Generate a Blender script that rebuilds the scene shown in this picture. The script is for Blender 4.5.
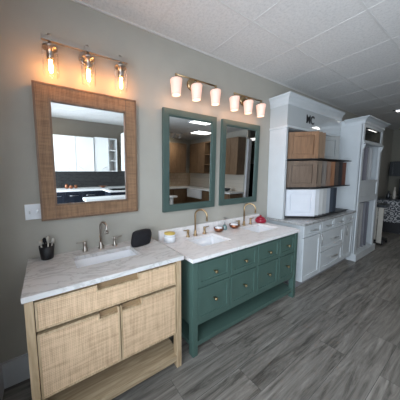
import bpy, bmesh, math, random
from mathutils import Vector, Matrix
random.seed(7)
for o in list(bpy.data.objects): bpy.data.objects.remove(o)
S = bpy.context.scene
COL = S.collection
R = math.radians
# ------------------------------------------------------------------ camera
YAW, PITCH, ROLL = 0.5458, -0.0988, -0.0119
cy, sy, cp, sp = math.cos(YAW), math.sin(YAW), math.cos(PITCH), math.sin(PITCH)
fw = Vector((sy*cp, cy*cp, sp)); rt = Vector((cy, -sy, 0)); up = rt.cross(fw)
c_, s_ = math.cos(ROLL), math.sin(ROLL)
r2 = c_*rt + s_*up; u2 = -s_*rt + c_*up
cam = bpy.data.cameras.new('camera'); co = bpy.data.objects.new('camera', cam); COL.objects.link(co)
M = Matrix((r2, u2, -fw)).transposed().to_4x4(); M.translation = Vector((.1328, -1.7483, 1.5067))
co.matrix_world = M
cam.sensor_width = 36; cam.lens = 201.2345/400*36; cam.shift_x = 33.518/400; cam.shift_y = -3.628/400
cam.clip_start = .02
S.camera = co
# ------------------------------------------------------------------ light
S.view_settings.view_transform = 'Standard'; S.view_settings.look = 'None'
S.view_settings.gamma = 1; S.view_settings.use_curve_mapping = False
S.view_settings.exposure = 0.08
W = bpy.data.worlds.new('world'); S.world = W; W.use_nodes = True
W.node_tree.nodes['Background'].inputs[0].default_value = (.55, .72, 1, 1)
W.node_tree.nodes['Background'].inputs[1].default_value = 1.0
def area(name, loc, rot, sx, sy_, power, col):
    l = bpy.data.lights.new(name, 'AREA'); l.shape = 'RECTANGLE'; l.size = sx; l.size_y = sy_
    l.energy = power; l.color = col
    o = bpy.data.objects.new(name, l); COL.objects.link(o); o.location = loc; o.rotation_euler = rot
    return o
# daylight through the shop windows in the left wall
area('window_daylight', (-.42, -2.5, 1.5), (0, R(-90), 0), 2.1, 3.1, 220, (.84, .93, 1))
XR, YB, CZ = 9.2, -6.5, 2.82      # far wall, rear wall, ceiling
TROFF = [(6.5, 7.2, -1.58, -1.34, 7), (6.42, 6.62, -1.22, -.5, 7), (8.3, 9.15, -1.47, -1.37, 9), (3.45, 4.12, -2.75, -2.2, 3), (4.45, 5.15, -3.95, -3.45, 8), (2.9, 3.55, -4.6, -4.05, 8), (7.1, 7.8, -3.9, -3.3, 1.5)]
# ------------------------------------------------------------------ node materials
def nm(name):
    m = bpy.data.materials.new(name); m.use_nodes = True
    nt = m.node_tree; b = nt.nodes['Principled BSDF']
    return m, nt, b
def N(nt, t, **k):
    n = nt.nodes.new(t)
    for a, v in k.items():
        if a.startswith('_'): setattr(n, a[1:], v)
        else: n.inputs[a.replace('__', ' ')].default_value = v
    return n
def coords(nt, scale=(1, 1, 1), kind='Object', rot=(0, 0, 0)):
    tc = nt.nodes.new('ShaderNodeTexCoord'); mp = nt.nodes.new('ShaderNodeMapping')
    mp.inputs['Scale'].default_value = scale; mp.inputs['Rotation'].default_value = rot
    nt.links.new(tc.outputs[kind], mp.inputs[0]); return mp.outputs[0]
def ramp(nt, fac, stops):
    r = nt.nodes.new('ShaderNodeValToRGB'); e = r.color_ramp.elements
    while len(e) < len(stops): e.new(.5)
    for i, (p, c) in enumerate(stops): e[i].position = p; e[i].color = (*c, 1)
    nt.links.new(fac, r.inputs[0]); return r.outputs[0]
def bump(nt, b, h, strength=.2, dist=.01):
    n = N(nt, 'ShaderNodeBump', Strength=strength, Distance=dist)
    nt.links.new(h, n.inputs['Height']); nt.links.new(n.outputs[0], b.inputs['Normal'])
def paint(name, col, rough=.5, var=.04, coat=0, metal=0, scale=6):
    m, nt, b = nm(name)
    n = N(nt, 'ShaderNodeTexNoise', Scale=scale, Detail=4.0); nt.links.new(coords(nt), n.inputs['Vector'])
    lo = tuple(max(0, c*(1-var)) for c in col); hi = tuple(min(1, c*(1+var)) for c in col)
    nt.links.new(ramp(nt, n.outputs[0], [(.3, lo), (.7, hi)]), b.inputs['Base Color'])
    b.inputs['Roughness'].default_value = rough; b.inputs['Coat Weight'].default_value = coat
    b.inputs['Coat Roughness'].default_value = .05
    b.inputs['Metallic'].default_value = metal
    return m
def grain(name, dark, light, scale=(1, 1, 1), rough=.5, detail=6, dist=1.5, bmp=.1):
    """stretched-noise timber; scale = object-space stretch, small along the grain"""
    m, nt, b = nm(name)
    v = coords(nt, scale)
    n = N(nt, 'ShaderNodeTexNoise', Scale=1.0, Detail=float(detail), Distortion=float(dist)); nt.links.new(v, n.inputs['Vector'])
    nt.links.new(ramp(nt, n.outputs[0], [(.3, dark), (.7, light)]), b.inputs['Base Color'])
    b.inputs['Roughness'].default_value = rough
    bump(nt, b, n.outputs[0], bmp, .002)
    return m
def rattan(name, dark, light, s=260):
    m, nt, b = nm(name)
    tc = coords(nt)
    w1 = N(nt, 'ShaderNodeTexWave', Scale=s/20*1.0, Distortion=1.2, Detail=2.0); w1.bands_direction = 'X'
    w2 = N(nt, 'ShaderNodeTexWave', Scale=s/20*1.0, Distortion=1.2, Detail=2.0); w2.bands_direction = 'Z'
    for w in (w1, w2): w.inputs['Detail Scale'].default_value = 3; nt.links.new(tc, w.inputs['Vector'])
    sx = coords(nt, (60, 8, 5)); sz = coords(nt, (5, 8, 60))
    n1 = N(nt, 'ShaderNodeTexNoise', Scale=1.0, Detail=3.0); n2 = N(nt, 'ShaderNodeTexNoise', Scale=1.0, Detail=3.0)
    nt.links.new(sx, n1.inputs['Vector']); nt.links.new(sz, n2.inputs['Vector'])
    a = N(nt, 'ShaderNodeMath'); a.operation = 'ADD'; nt.links.new(w1.outputs['Fac'], a.inputs[0]); nt.links.new(w2.outputs['Fac'], a.inputs[1])
    c = N(nt, 'ShaderNodeMath'); c.operation = 'ADD'; nt.links.new(n1.outputs[0], c.inputs[0]); nt.links.new(n2.outputs[0], c.inputs[1])
    d = N(nt, 'ShaderNodeMath'); d.operation = 'MULTIPLY_ADD'; nt.links.new(c.outputs[0], d.inputs[0]); d.inputs[1].default_value = 1.0
    e = N(nt, 'ShaderNodeMath'); e.operation = 'MULTIPLY'; nt.links.new(a.outputs[0], e.inputs[0]); e.inputs[1].default_value = .2
    nt.links.new(e.outputs[0], d.inputs[2])
    f = N(nt, 'ShaderNodeMath'); f.operation = 'MULTIPLY'; nt.links.new(d.outputs[0], f.inputs[0]); f.inputs[1].default_value = .70
    nt.links.new(ramp(nt, f.outputs[0], [(.55, dark), (1.0, light)]), b.inputs['Base Color'])
    b.inputs['Roughness'].default_value = .7
    bump(nt, b, a.outputs[0], .25, .001)
    return m
def stone(name, base, vein, scale=3, rough=.18, lo=.46, hi=.54):
    m, nt, b = nm(name)
    v = coords(nt, (1, 2.2, 1), rot=(0, 0, R(28)))
    n = N(nt, 'ShaderNodeTexNoise', Scale=float(scale), Detail=8.0, Distortion=2.2, Roughness=.6); nt.links.new(v, n.inputs['Vector'])
    nt.links.new(ramp(nt, n.outputs[0], [(.3, base), (lo, base), ((lo+hi)/2, vein), (hi, base)]), b.inputs['Base Color'])
    b.inputs['Roughness'].default_value = rough
    return m
def emit(name, col, s):
    m, nt, b = nm(name)
    b.inputs['Base Color'].default_value = (.8, .8, .8, 1)
    b.inputs['Emission Color'].default_value = (*col, 1); b.inputs['Emission Strength'].default_value = s
    return m
def thinglass(name, tint=(1, 1, 1), spec=.45):
    m = bpy.data.materials.new(name); m.use_nodes = True; nt = m.node_tree
    nt.nodes.remove(nt.nodes['Principled BSDF']); out = nt.nodes['Material Output']
    t = N(nt, 'ShaderNodeBsdfTransparent', Color=(*tint, 1)); g = N(nt, 'ShaderNodeBsdfGlossy', Roughness=.02)
    lw = N(nt, 'ShaderNodeLayerWeight', Blend=.25); k = N(nt, 'ShaderNodeMath'); k.operation = 'MULTIPLY'; k.inputs[1].default_value = spec
    nt.links.new(lw.outputs['Fresnel'], k.inputs[0])
    mx = N(nt, 'ShaderNodeMixShader'); nt.links.new(k.outputs[0], mx.inputs[0]); nt.links.new(t.outputs[0], mx.inputs[1]); nt.links.new(g.outputs[0], mx.inputs[2])
    nt.links.new(mx.outputs[0], out.inputs[0]); return m
def floor_mat():
    m, nt, b = nm('grey plank floor')
    v = coords(nt)
    br = N(nt, 'ShaderNodeTexBrick', Scale=1.0, Mortar__Size=.0015, Bias=0.0, Brick__Width=1.35, Row__Height=.2)
    br.offset = .37; br.inputs['Color1'].default_value = (0, 0, 0, 1); br.inputs['Color2'].default_value = (1, 1, 1, 1); br.inputs['Mortar'].default_value = (.3, .3, .3, 1)
    nt.links.new(v, br.inputs['Vector'])
    # grain, shifted per plank
    off = N(nt, 'ShaderNodeVectorMath'); off.operation = 'MULTIPLY_ADD'
    nt.links.new(br.outputs['Color'], off.inputs[0]); off.inputs[1].default_value = (7, 11, 3); nt.links.new(v, off.inputs[2])
    mp = nt.nodes.new('ShaderNodeMapping'); mp.inputs['Scale'].default_value = (.9, 12, 1); nt.links.new(off.outputs[0], mp.inputs[0])
    n = N(nt, 'ShaderNodeTexNoise', Scale=1.6, Detail=10.0, Distortion=.9, Roughness=.72); nt.links.new(mp.outputs[0], n.inputs['Vector'])
    mp2 = nt.nodes.new('ShaderNodeMapping'); mp2.inputs['Scale'].default_value = (5, 90, 1); nt.links.new(off.outputs[0], mp2.inputs[0])
    n2 = N(nt, 'ShaderNodeTexNoise', Scale=1.0, Detail=3.0); nt.links.new(mp2.outputs[0], n2.inputs['Vector'])
    c1 = ramp(nt, n.outputs[0], [(.36, (.070, .064, .055)), (.48, (.165, .152, .134)), (.56, (.21, .196, .174)), (.66, (.275, .256, .23))])
    mix = N(nt, 'ShaderNodeMixRGB', Fac=.35); mix.blend_type = 'OVERLAY'
    nt.links.new(c1, mix.inputs[1]); nt.links.new(n2.outputs['Fac'], mix.inputs[2])
    pl = ramp(nt, br.outputs['Color'], [(0, (.78, .78, .78)), (1, (1.12, 1.12, 1.12))])
    mu = N(nt, 'ShaderNodeMixRGB', Fac=1.0); mu.blend_type = 'MULTIPLY'
    nt.links.new(mix.outputs[0], mu.inputs[1]); nt.links.new(pl, mu.inputs[2])
    mo = N(nt, 'ShaderNodeMixRGB'); mo.inputs[2].default_value = (.03, .03, .03, 1)
    fm = N(nt, 'ShaderNodeMath'); fm.operation = 'MULTIPLY'; fm.inputs[1].default_value = .7; nt.links.new(br.outputs['Fac'], fm.inputs[0])
    nt.links.new(fm.outputs[0], mo.inputs[0]); nt.links.new(mu.outputs[0], mo.inputs[1])
    nt.links.new(mo.outputs[0], b.inputs['Base Color'])
    b.inputs['Roughness'].default_value = .38
    bump(nt, b, n.outputs[0], .12, .003)
    return m
def ceiling_mat():
    m, nt, b = nm('acoustic ceiling tile')
    v = coords(nt)
    n = N(nt, 'ShaderNodeTexNoise', Scale=110.0, Detail=4.0, Roughness=.7); nt.links.new(v, n.inputs['Vector'])
    br = N(nt, 'ShaderNodeTexNoise', Scale=45.0, Detail=3.0); nt.links.new(v, br.inputs['Vector'])
    a = N(nt, 'ShaderNodeMath'); a.operation = 'ADD'; nt.links.new(n.outputs[0], a.inputs[0]); nt.links.new(br.outputs[0], a.inputs[1])
    h = N(nt, 'ShaderNodeMath'); h.operation = 'MULTIPLY'; h.inputs[1].default_value = .5; nt.links.new(a.outputs[0], h.inputs[0])
    nt.links.new(ramp(nt, h.outputs[0], [(.36, (.56, .555, .54)), (.5, (.66, .65, .635)), (.62, (.70, .69, .67))]), b.inputs['Base Color'])
    b.inputs['Roughness'].default_value = .9
    bump(nt, b, n.outputs[0], .35, .002)
    return m
def damask():
    m, nt, b = nm('damask pattern')
    v = coords(nt, (1, 8, 8))
    vo = N(nt, 'ShaderNodeTexVoronoi', Scale=1.0); nt.links.new(v, vo.inputs['Vector'])
    vo.inputs['Randomness'].default_value = .15
    s = N(nt, 'ShaderNodeMath'); s.operation = 'SINE'
    k = N(nt, 'ShaderNodeMath'); k.operation = 'MULTIPLY'; k.inputs[1].default_value = 26
    nt.links.new(vo.outputs['Distance'], k.inputs[0])
    n = N(nt, 'ShaderNodeTexNoise', Scale=5.0, Detail=2.0); nt.links.new(v, n.inputs['Vector'])
    a = N(nt, 'ShaderNodeMath'); a.operation = 'MULTIPLY_ADD'; a.inputs[1].default_value = 9
    nt.links.new(n.outputs[0], a.inputs[0]); nt.links.new(k.outputs[0], a.inputs[2])
    nt.links.new(a.outputs[0], s.inputs[0])
    nt.links.new(ramp(nt, s.outputs[0], [(.25, (.035, .04, .05)), (.45, (.5, .5, .5))]), b.inputs['Base Color'])
    b.inputs['Roughness'].default_value = .6
    return m
def tiles(name, c1, c2, mort, w, h, rough=.4, rot=(R(90), 0, 0)):
    m, nt, b = nm(name)
    br = N(nt, 'ShaderNodeTexBrick', Scale=1.0, Mortar__Size=.004, Brick__Width=w, Row__Height=h)
    br.inputs['Color1'].default_value = (*c1, 1); br.inputs['Color2'].default_value = (*c2, 1); br.inputs['Mortar'].default_value = (*mort, 1)
    nt.links.new(coords(nt, rot=rot), br.inputs['Vector']); nt.links.new(br.outputs[0], b.inputs['Base Color'])
    b.inputs['Roughness'].default_value = rough; return m
WALL = paint('greige wall paint', (.385, .365, .318), .75, .03)
TRIMW = paint('white trim paint', (.55, .56, .58), .45, .03)
FLOOR = floor_mat(); CEIL = ceiling_mat()
TBAR = paint('ceiling grid paint', (.62, .61, .59), .9)
OAK = grain('light oak', (.34, .235, .13), (.56, .42, .27), (40, 40, 3))
OAKH = grain('light oak across', (.30, .21, .12), (.52, .40, .26), (3, 40, 40))
OAKD = paint('oak recess', (.26, .17, .09), .6)
RAT = rattan('woven rattan', (.39, .255, .15), (.67, .475, .305), 620)
RATM = rattan('mirror rattan', (.15, .082, .044), (.31, .182, .10), 600)
MWOOD = grain('mirror wood edging', (.13, .075, .045), (.23, .14, .085), (20, 20, 3))
MARB = stone('veined marble', (.60, .585, .57), (.45, .435, .42), 2.6, .22, .44, .52)
QUARTZ = stone('white quartz', (.80, .77, .76), (.70, .67, .66), 2.5, .25)
GREYST = stone('grey granite', (.40, .40, .39), (.26, .26, .26), 6, .2, .4, .6)
GREEN = paint('sage green paint', (.060, .108, .090), .45, .05)
GREENM = paint('grey green mirror paint', (.055, .090, .080), .5, .06)
WHITE = paint('white cabinet paint', (.53, .56, .575), .35, .03)
WHITEG = paint('white glossy fascia', (.47, .50, .51), .3, .02, coat=1)
WHITEG.node_tree.nodes['Principled BSDF'].inputs['Coat IOR'].default_value = 2.0
PORC = paint('porcelain', (.82, .84, .87), .1, .01, coat=.5)
NICK = paint('brushed nickel', (.42, .38, .34), .3, .03, metal=1)
BRASS = paint('brushed brass', (.40, .29, .165), .3, .04, metal=1)
BRONZE = paint('champagne bronze', (.46, .36, .25), .32, .04, metal=1)
STEEL = paint('satin steel', (.55, .55, .55), .3, .03, metal=1)
BLACK = paint('black plastic', (.008, .008, .010), .45, .1)
BLACKF = paint('black fabric', (.006, .006, .009), .9, .3, scale=60)
GLOSSB = paint('black glass', (.004, .005, .006), .04, .05)
MIRR = paint('silvered mirror', (.86, .88, .88), .015, .0, metal=1)
GLASS = thinglass('clear glass'); PANE = thinglass('window pane', (.97, .98, 1), .6)
OPAL = emit('lit opal glass', (1, .50, .34), .62); OPAL.node_tree.nodes['Principled BSDF'].inputs['Base Color'].default_value = (.5, .46, .43, 1)
FIL = emit('glowing filament bulb', (1, .40, .11), 85)
FILB = emit('bright filament', (1, .6, .25), 60)
COPPER = paint('hammered copper', (.30, .13, .075), .28, .1, metal=1)
RED = paint('red glaze', (.30, .008, .03), .3, .1)
NAVY = paint('navy cabinet paint', (.008, .013, .024), .4, .1)
DKTILE = tiles('dark herringbone tile', (.010, .011, .012), (.03, .03, .03), (.05, .05, .05), .09, .04, .7)
TANTILE = tiles('tan stone tile', (.50, .38, .26), (.60, .46, .33), (.40, .30, .21), .12, .12)
BROWN = grain('brown stained oak', (.10, .058, .03), (.20, .12, .065), (30, 30, 3))
DGREY = paint('dark grey lacquer', (.03, .035, .04), .3, .1)
CREAM = paint('cream cloth', (.45, .42, .37), .8, .06)
DAM = damask()
YEL = paint('yellow lid', (.65, .48, .12), .4)
# ------------------------------------------------------------------ mesh helpers (world coordinates)
def nb(): return bmesh.new()
def box(bm, x0, x1, y0, y1, z0, z1, bev=0, mtx=None):
    g = bmesh.ops.create_cube(bm, size=1)
    vs = g['verts']
    for v in vs:
        v.co = Vector((x0+(v.co.x+.5)*(x1-x0), y0+(v.co.y+.5)*(y1-y0), z0+(v.co.z+.5)*(z1-z0)))
    if bev:
        es = list({e for v in vs for e in v.link_edges})
        r = bmesh.ops.bevel(bm, geom=es, offset=bev, segments=2, affect='EDGES', profile=.7)
        vs = list({v for f in r['faces'] for v in f.verts} | {v for v in vs if v.is_valid})
    if mtx:
        for v in vs: v.co = mtx @ v.co
    return vs
def rings(bm, rs, cap0=True, cap1=True, smooth=True):
    L = [[bm.verts.new(p) for p in r] for r in rs]
    n = len(L[0])
    for a, b in zip(L, L[1:]):
        for i in range(n):
            f = bm.faces.new((a[i], a[(i+1) % n], b[(i+1) % n], b[i])); f.smooth = smooth
    if cap0: bm.faces.new(L[0][::-1])
    if cap1: bm.faces.new(L[-1])
def tube(bm, pts, r, n=12, cap=True):
    pts = [Vector(p) for p in pts]; rs = []
    rr = r if isinstance(r, (list, tuple)) else [r]*len(pts)
    prev = None
    for i, p in enumerate(pts):
        d = (pts[min(i+1, len(pts)-1)]-pts[max(i-1, 0)]).normalized()
        if prev is None:
            a = Vector((0, 0, 1)) if abs(d.z) < .9 else Vector((1, 0, 0))
            u = d.cross(a).normalized()
        else:
            u = (prev - d*prev.dot(d)).normalized()
        prev = u; v = d.cross(u)
        rs.append([p+(u*math.cos(t)+v*math.sin(t))*rr[i] for t in [2*math.pi*k/n for k in range(n)]])
    rings(bm, rs, cap, cap)
def cyl(bm, p0, p1, r, r1=None, n=20): tube(bm, [p0, p1], [r, r if r1 is None else r1], n)
def lathe(bm, c, prof, n=28, cap0=True, cap1=True, axis='z'):
    c = Vector(c); rs = []
    for r, h in prof:
        ring = []
        for k in range(n):
            t = 2*math.pi*k/n
            q = Vector((math.cos(t)*r, math.sin(t)*r, h))
            if axis == 'y': q = Vector((q.x, -q.z, q.y))
            if axis == 'x': q = Vector((q.z, q.x, q.y))
            ring.append(c+q)
        rs.append(ring)
    rings(bm, rs, cap0, cap1)
def prism(bm, poly, axis, a, b):
    """extrude 2-D polygon along axis between a and b; poly coords are the two other axes in xyz order"""
    def P(p, t):
        return Vector({'x': (t, p[0], p[1]), 'y': (p[0], t, p[1]), 'z': (p[0], p[1], t)}[axis])
    rings(bm, [[P(p, a) for p in poly], [P(p, b) for p in poly]], smooth=False)
def wpos(o):
    v = Vector(o.location)
    while o.parent: o = o.parent; v += o.location
    return v
def obj(name, bm, mat, parent=None, loc=None, label=None):
    bmesh.ops.recalc_face_normals(bm, faces=bm.faces[:])
    me = bpy.data.meshes.new(name)
    base = wpos(parent) if parent else Vector((0, 0, 0))
    off = Vector(loc) if loc is not None else base
    bmesh.ops.translate(bm, verts=bm.verts[:], vec=-off)
    bm.to_mesh(me); bm.free()
    me.materials.append(mat)
    o = bpy.data.objects.new(name, me); COL.objects.link(o)
    if parent: o.parent = parent; o.location = off-base
    elif loc is not None: o.location = loc
    if label: o['label'] = label
    return o
def tag(o, label, cat, group=None):
    o['label'] = label; o['category'] = cat
    if group: o['group'] = group
    return o
def thing(name, label, cat, loc, group=None, rotx=0):
    o = bpy.data.objects.new(name, None); COL.objects.link(o); o.location = loc; o.rotation_euler = (rotx, 0, 0)
    return tag(o, label, cat, group)
def struct(name, bm, mat, parent=None):
    o = obj(name, bm, mat, parent)
    if not parent: o['kind'] = 'structure'
    return o
def bx(*a, **k): bm = nb(); box(bm, *a, **k); return bm
def copy_tree(o, parent=None):
    c = o.copy(); COL.objects.link(c)
    if parent: c.parent = parent
    for ch in [q for q in bpy.data.objects if q.parent == o]: copy_tree(ch, c)
    return c
# ------------------------------------------------------------------ structure
struct('floor', bx(-.4, XR, YB, .1, -.1, 0), FLOOR)
struct('ceiling', bx(-.4, XR+.1, YB-.1, .1, CZ, CZ+.1), CEIL)
struct('wall_back', bx(-.4, XR+.1, 0, .12, 0, CZ), WALL)
struct('wall_far', bx(XR, XR+.12, YB, 0, 0, CZ), paint('deep taupe wall paint', (.21, .20, .165), .8, .03))
bm = nb()
box(bm, -.34, -.22, -.85, 0, 0, CZ); box(bm, -.34, -.22, -4.17, -4.0, 0, CZ)
box(bm, -.34, -.22, -4.0, -.85, 0, .45); box(bm, -.34, -.22, -4.0, -.85, 2.5, CZ)
struct('wall_left', bm, WALL)
w = bpy.data.objects.new('window_1', None); COL.objects.link(w); w.location = (-.28, -2.4, .45); w['kind'] = 'structure'
bm = nb()
for y in (-4.0, -2.975, -1.92, -.9): box(bm, -.31, -.25, y, y+.05, .45, 2.5)
box(bm, -.31, -.25, -4.0, -.85, .45, .5); box(bm, -.31, -.25, -4.0, -.85, 2.45, 2.5)
obj('window_frame', bm, TRIMW, w)
bm = nb()
for y in (-3.95, -2.925, -1.87): box(bm, -.283, -.277, y, y+.97, .5, 2.45)
obj('window_pane', bm, PANE, w)
struct('wall_kitchen_white', bx(-.34, 2.42, -4.29, -4.17, 0, CZ), paint('taupe wall paint', (.20, .18, .15), .8, .03))
struct('wall_partition', bx(2.3, 2.42, -4.17, -3.05, 0, CZ), WALL)
struct('wall_jog', bx(2.3, 2.42, -5.25, -4.29, 0, CZ), WALL)
struct('wall_kitchen_brown', bx(2.3, 5.68, -5.37, -5.25, 0, CZ), WALL)
struct('wall_wing', bx(5.56, 5.68, -5.25, -2.45, 0, CZ), WALL)
struct('wall_rear', bx(5.68, XR, YB-.12, YB, 0, CZ), WALL)
struct('wall_rear_side', bx(5.56, 5.68, YB, -5.37, 0, CZ), WALL)
struct('trim_1', bx(5.55, 5.69, -2.45, -2.39, 0, CZ-.3), TRIMW)      # white casing on the wing wall's end
struct('baseboard_back', bx(-.22, -.005, -.022, 0, 0, .19), TRIMW)
struct('baseboard_left', bx(-.22, -.2, -.85, -.022, 0, .19), TRIMW)
struct('baseboard_back_far', bx(6.0, XR, -.022, 0, 0, .19), TRIMW)
# ceiling grid: T-bars every tile
bm = nb()
k = 0
x = 1.06-2*.69
while x < XR:
    if x > -.2: box(bm, x-.006, x+.006, YB, 0, CZ-.002, CZ+.002)
    x += .69
y = -.545
while y > YB:
    box(bm, -.2, XR, y-.006, y+.006, CZ-.0025, CZ+.0015); y -= .55
box(bm, -.2, XR, -.014, 0, CZ-.008, CZ+.001)
struct('trim_2', bm, TBAR)
# ------------------------------------------------------------------ lit ceiling panels
def troffer(a, lab):
    x0, x1, y0, y1, st = a
    t = thing('ceiling_light', lab, 'ceiling light', ((x0+x1)/2, (y0+y1)/2, CZ-.012), 'lit ceiling panels')
    bm = nb()
    box(bm, x0, x1, y0, y0+.03, CZ-.02, CZ-.001); box(bm, x0, x1, y1-.03, y1, CZ-.02, CZ-.001)
    box(bm, x0, x0+.03, y0, y1, CZ-.02, CZ-.001); box(bm, x1-.03, x1, y0, y1, CZ-.02, CZ-.001)
    obj('frame', bm, TRIMW, t)
    obj('diffuser', bx(x0+.03, x1-.03, y0+.03, y1-.03, CZ-.014, CZ-.002), emit('lit diffuser', (1, .97, .92), st), t)
TL = ['lit ceiling strip whose reflection shines above the sample doors on the hutch', 'narrow lit ceiling strip at the right edge of the picture, beyond the tall cabinet', 'lit ceiling panel at the far end, mirrored in the tall cabinet glass',
      'lit ceiling panel nearest the green mirrors, seen only in them', 'lit ceiling panel before the brown kitchen, reflected in the left green mirror',
      'lit ceiling panel above the rear left of the brown kitchen', 'lit ceiling panel past the wing wall, behind the camera']
for a, l in zip(TROFF, TL): troffer(a, l)
# ------------------------------------------------------------------ mirrors (hung, tops leaning forward)
TILT = R(1.2)
def framed_mirror(nm_, lab, x0, x1, z0, z1, fwid, fmat, glassm, group=None, rat=False):
    t = thing(nm_, lab, 'mirror', ((x0+x1)/2, -.006, z0), group)
    D = .032; y0, y1 = -D, 0
    if not rat:
        bm = nb()
        box(bm, x0, x0+fwid, y0, y1, z0, z1, .004); box(bm, x1-fwid, x1, y0, y1, z0, z1, .004)
        box(bm, x0+fwid-.002, x1-fwid+.002, y0, y1, z1-fwid, z1, .004); box(bm, x0+fwid-.002, x1-fwid+.002, y0, y1, z0, z0+fwid, .004)
        # inner step
        s = .012
        box(bm, x0+fwid, x0+fwid+s, y0+.008, y1, z0+fwid, z1-fwid); box(bm, x1-fwid-s, x1-fwid, y0+.008, y1, z0+fwid, z1-fwid)
        box(bm, x0+fwid, x1-fwid, y0+.008, y1, z1-fwid-s, z1-fwid); box(bm, x0+fwid, x1-fwid, y0+.008, y1, z0+fwid, z0+fwid+s)
        obj('frame', bm, fmat, t)
    else:
        e = .014
        fr = bm = nb()
        fx, fz = .108, .118
        for (a, b, c, d) in ((x0, x0+e, z0, z1), (x1-e, x1, z0, z1), (x0, x1, z0, z0+e), (x0, x1, z1-e, z1),
                             (x0+fx-e, x0+fx, z0+fz-e, z1-fz+e), (x1-fx, x1-fx+e, z0+fz-e, z1-fz+e), (x0+fx, x1-fx, z0+fz-e, z0+fz), (x0+fx, x1-fx, z1-fz, z1-fz+e)):
            box(bm, a, b, y0-.003, y1, c, d, .002)
        for xx in (x0+fx-e, x1-fx+e-.004):
            box(bm, xx, xx+.004, y0-.002, y1, z0, z0+fz); box(bm, xx, xx+.004, y0-.002, y1, z1-fz, z1)
        obj('frame_edging', bm, MWOOD, t)
        for (a, b, c, d) in ((x0+e, x0+fx-e, z0+e, z1-e), (x1-fx+e, x1-e, z0+e, z1-e), (x0+fx-e, x1-fx+e, z0+e, z0+fz-e), (x0+fx-e, x1-fx+e, z1-fz+e, z1-e)):
            obj('rattan_panel', bx(a, b, y0, y1, c, d), fmat, t)
        fwid = .1
    obj('mirror_glass', bx(x0+fwid-.005, x1-fwid+.005, y0+.012, y0+.016, z0+fwid, z1-fwid), glassm, t)
    t.rotation_euler = (TILT, 0, 0)
    return t
framed_mirror('wall_mirror', 'large rectangular mirror framed in brown woven rattan above the oak vanity', .102, .862, 1.19, 2.168, .1, RATM, MIRR, rat=True)
framed_mirror('wall_mirror', 'grey-green framed mirror over the left sink of the green vanity', 1.14, 1.838, 1.146, 2.162, .062, GREENM, MIRR, 'green framed mirrors')
framed_mirror('wall_mirror', 'grey-green framed mirror over the right sink, next to the white hutch', 1.933, 2.633, 1.146, 2.162, .062, GREENM, MIRR, 'green framed mirrors')
# ------------------------------------------------------------------ switch plate
t = thing('light_switch', 'white double light switch plate left of the rattan mirror', 'light switch', (.057, -.004, 1.262))
obj('plate', bx(.004, .110, -.008, 0, 1.205, 1.318, .003), PORC, t)
for x in (.034, .08):
    obj('toggle', bx(x-.005, x+.005, -.022, -.006, 1.25, 1.274, .002), STEEL, t)
# ------------------------------------------------------------------ sconce with clear glass cylinders
t = thing('vanity_light', 'brushed nickel three-bulb wall light with clear glass cylinders above rattan mirror', 'wall light', (.47, 0, 2.43))
bm = nb(); lathe(bm, (.465, -.001, 2.42), [(.046, 0), (.046, .014), (.04, .02)], axis='y'); obj('backplate', bm, NICK, t)
bm = nb(); box(bm, .175, .775, -.112, -.088, 2.424, 2.456, .003); obj('bar', bm, NICK, t)
bm = nb(); cyl(bm, (.465, -.018, 2.425), (.465, -.1, 2.435), .012); box(bm, .445, .485, -.118, -.082, 2.422, 2.458, .003); obj('arm', bm, NICK, t)
for x in (.223, .468, .716):
    bm = nb(); cyl(bm, (x, -.1, 2.43), (x, -.1, 2.385), .008)
    lathe(bm, (x, -.1, 2.33), [(.02, -.03), (.022, 0), (.022, .045), (.046, .047), (.046, .056), (.012, .062)])
    cyl(bm, (x, -.1, 2.45), (x, -.1, 2.468), .011)
    sc = obj('socket', bm, NICK, t)
    bm = nb(); lathe(bm, (x, -.1, 2.205), [(.050, 0), (.050, .168), (.046, .172), (.018, .174)], cap0=False, cap1=False)
    obj('glass_shade', bm, GLASS, t)
    bm = nb(); lathe(bm, (x, -.1, 2.215), [(.003, .004), (.009, .010), (.0125, .022), (.0125, .055), (.010, .08), (.010, .095)])
    b_ = obj('bulb', bm, FIL, t, label='glowing amber filament bulb')
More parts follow.
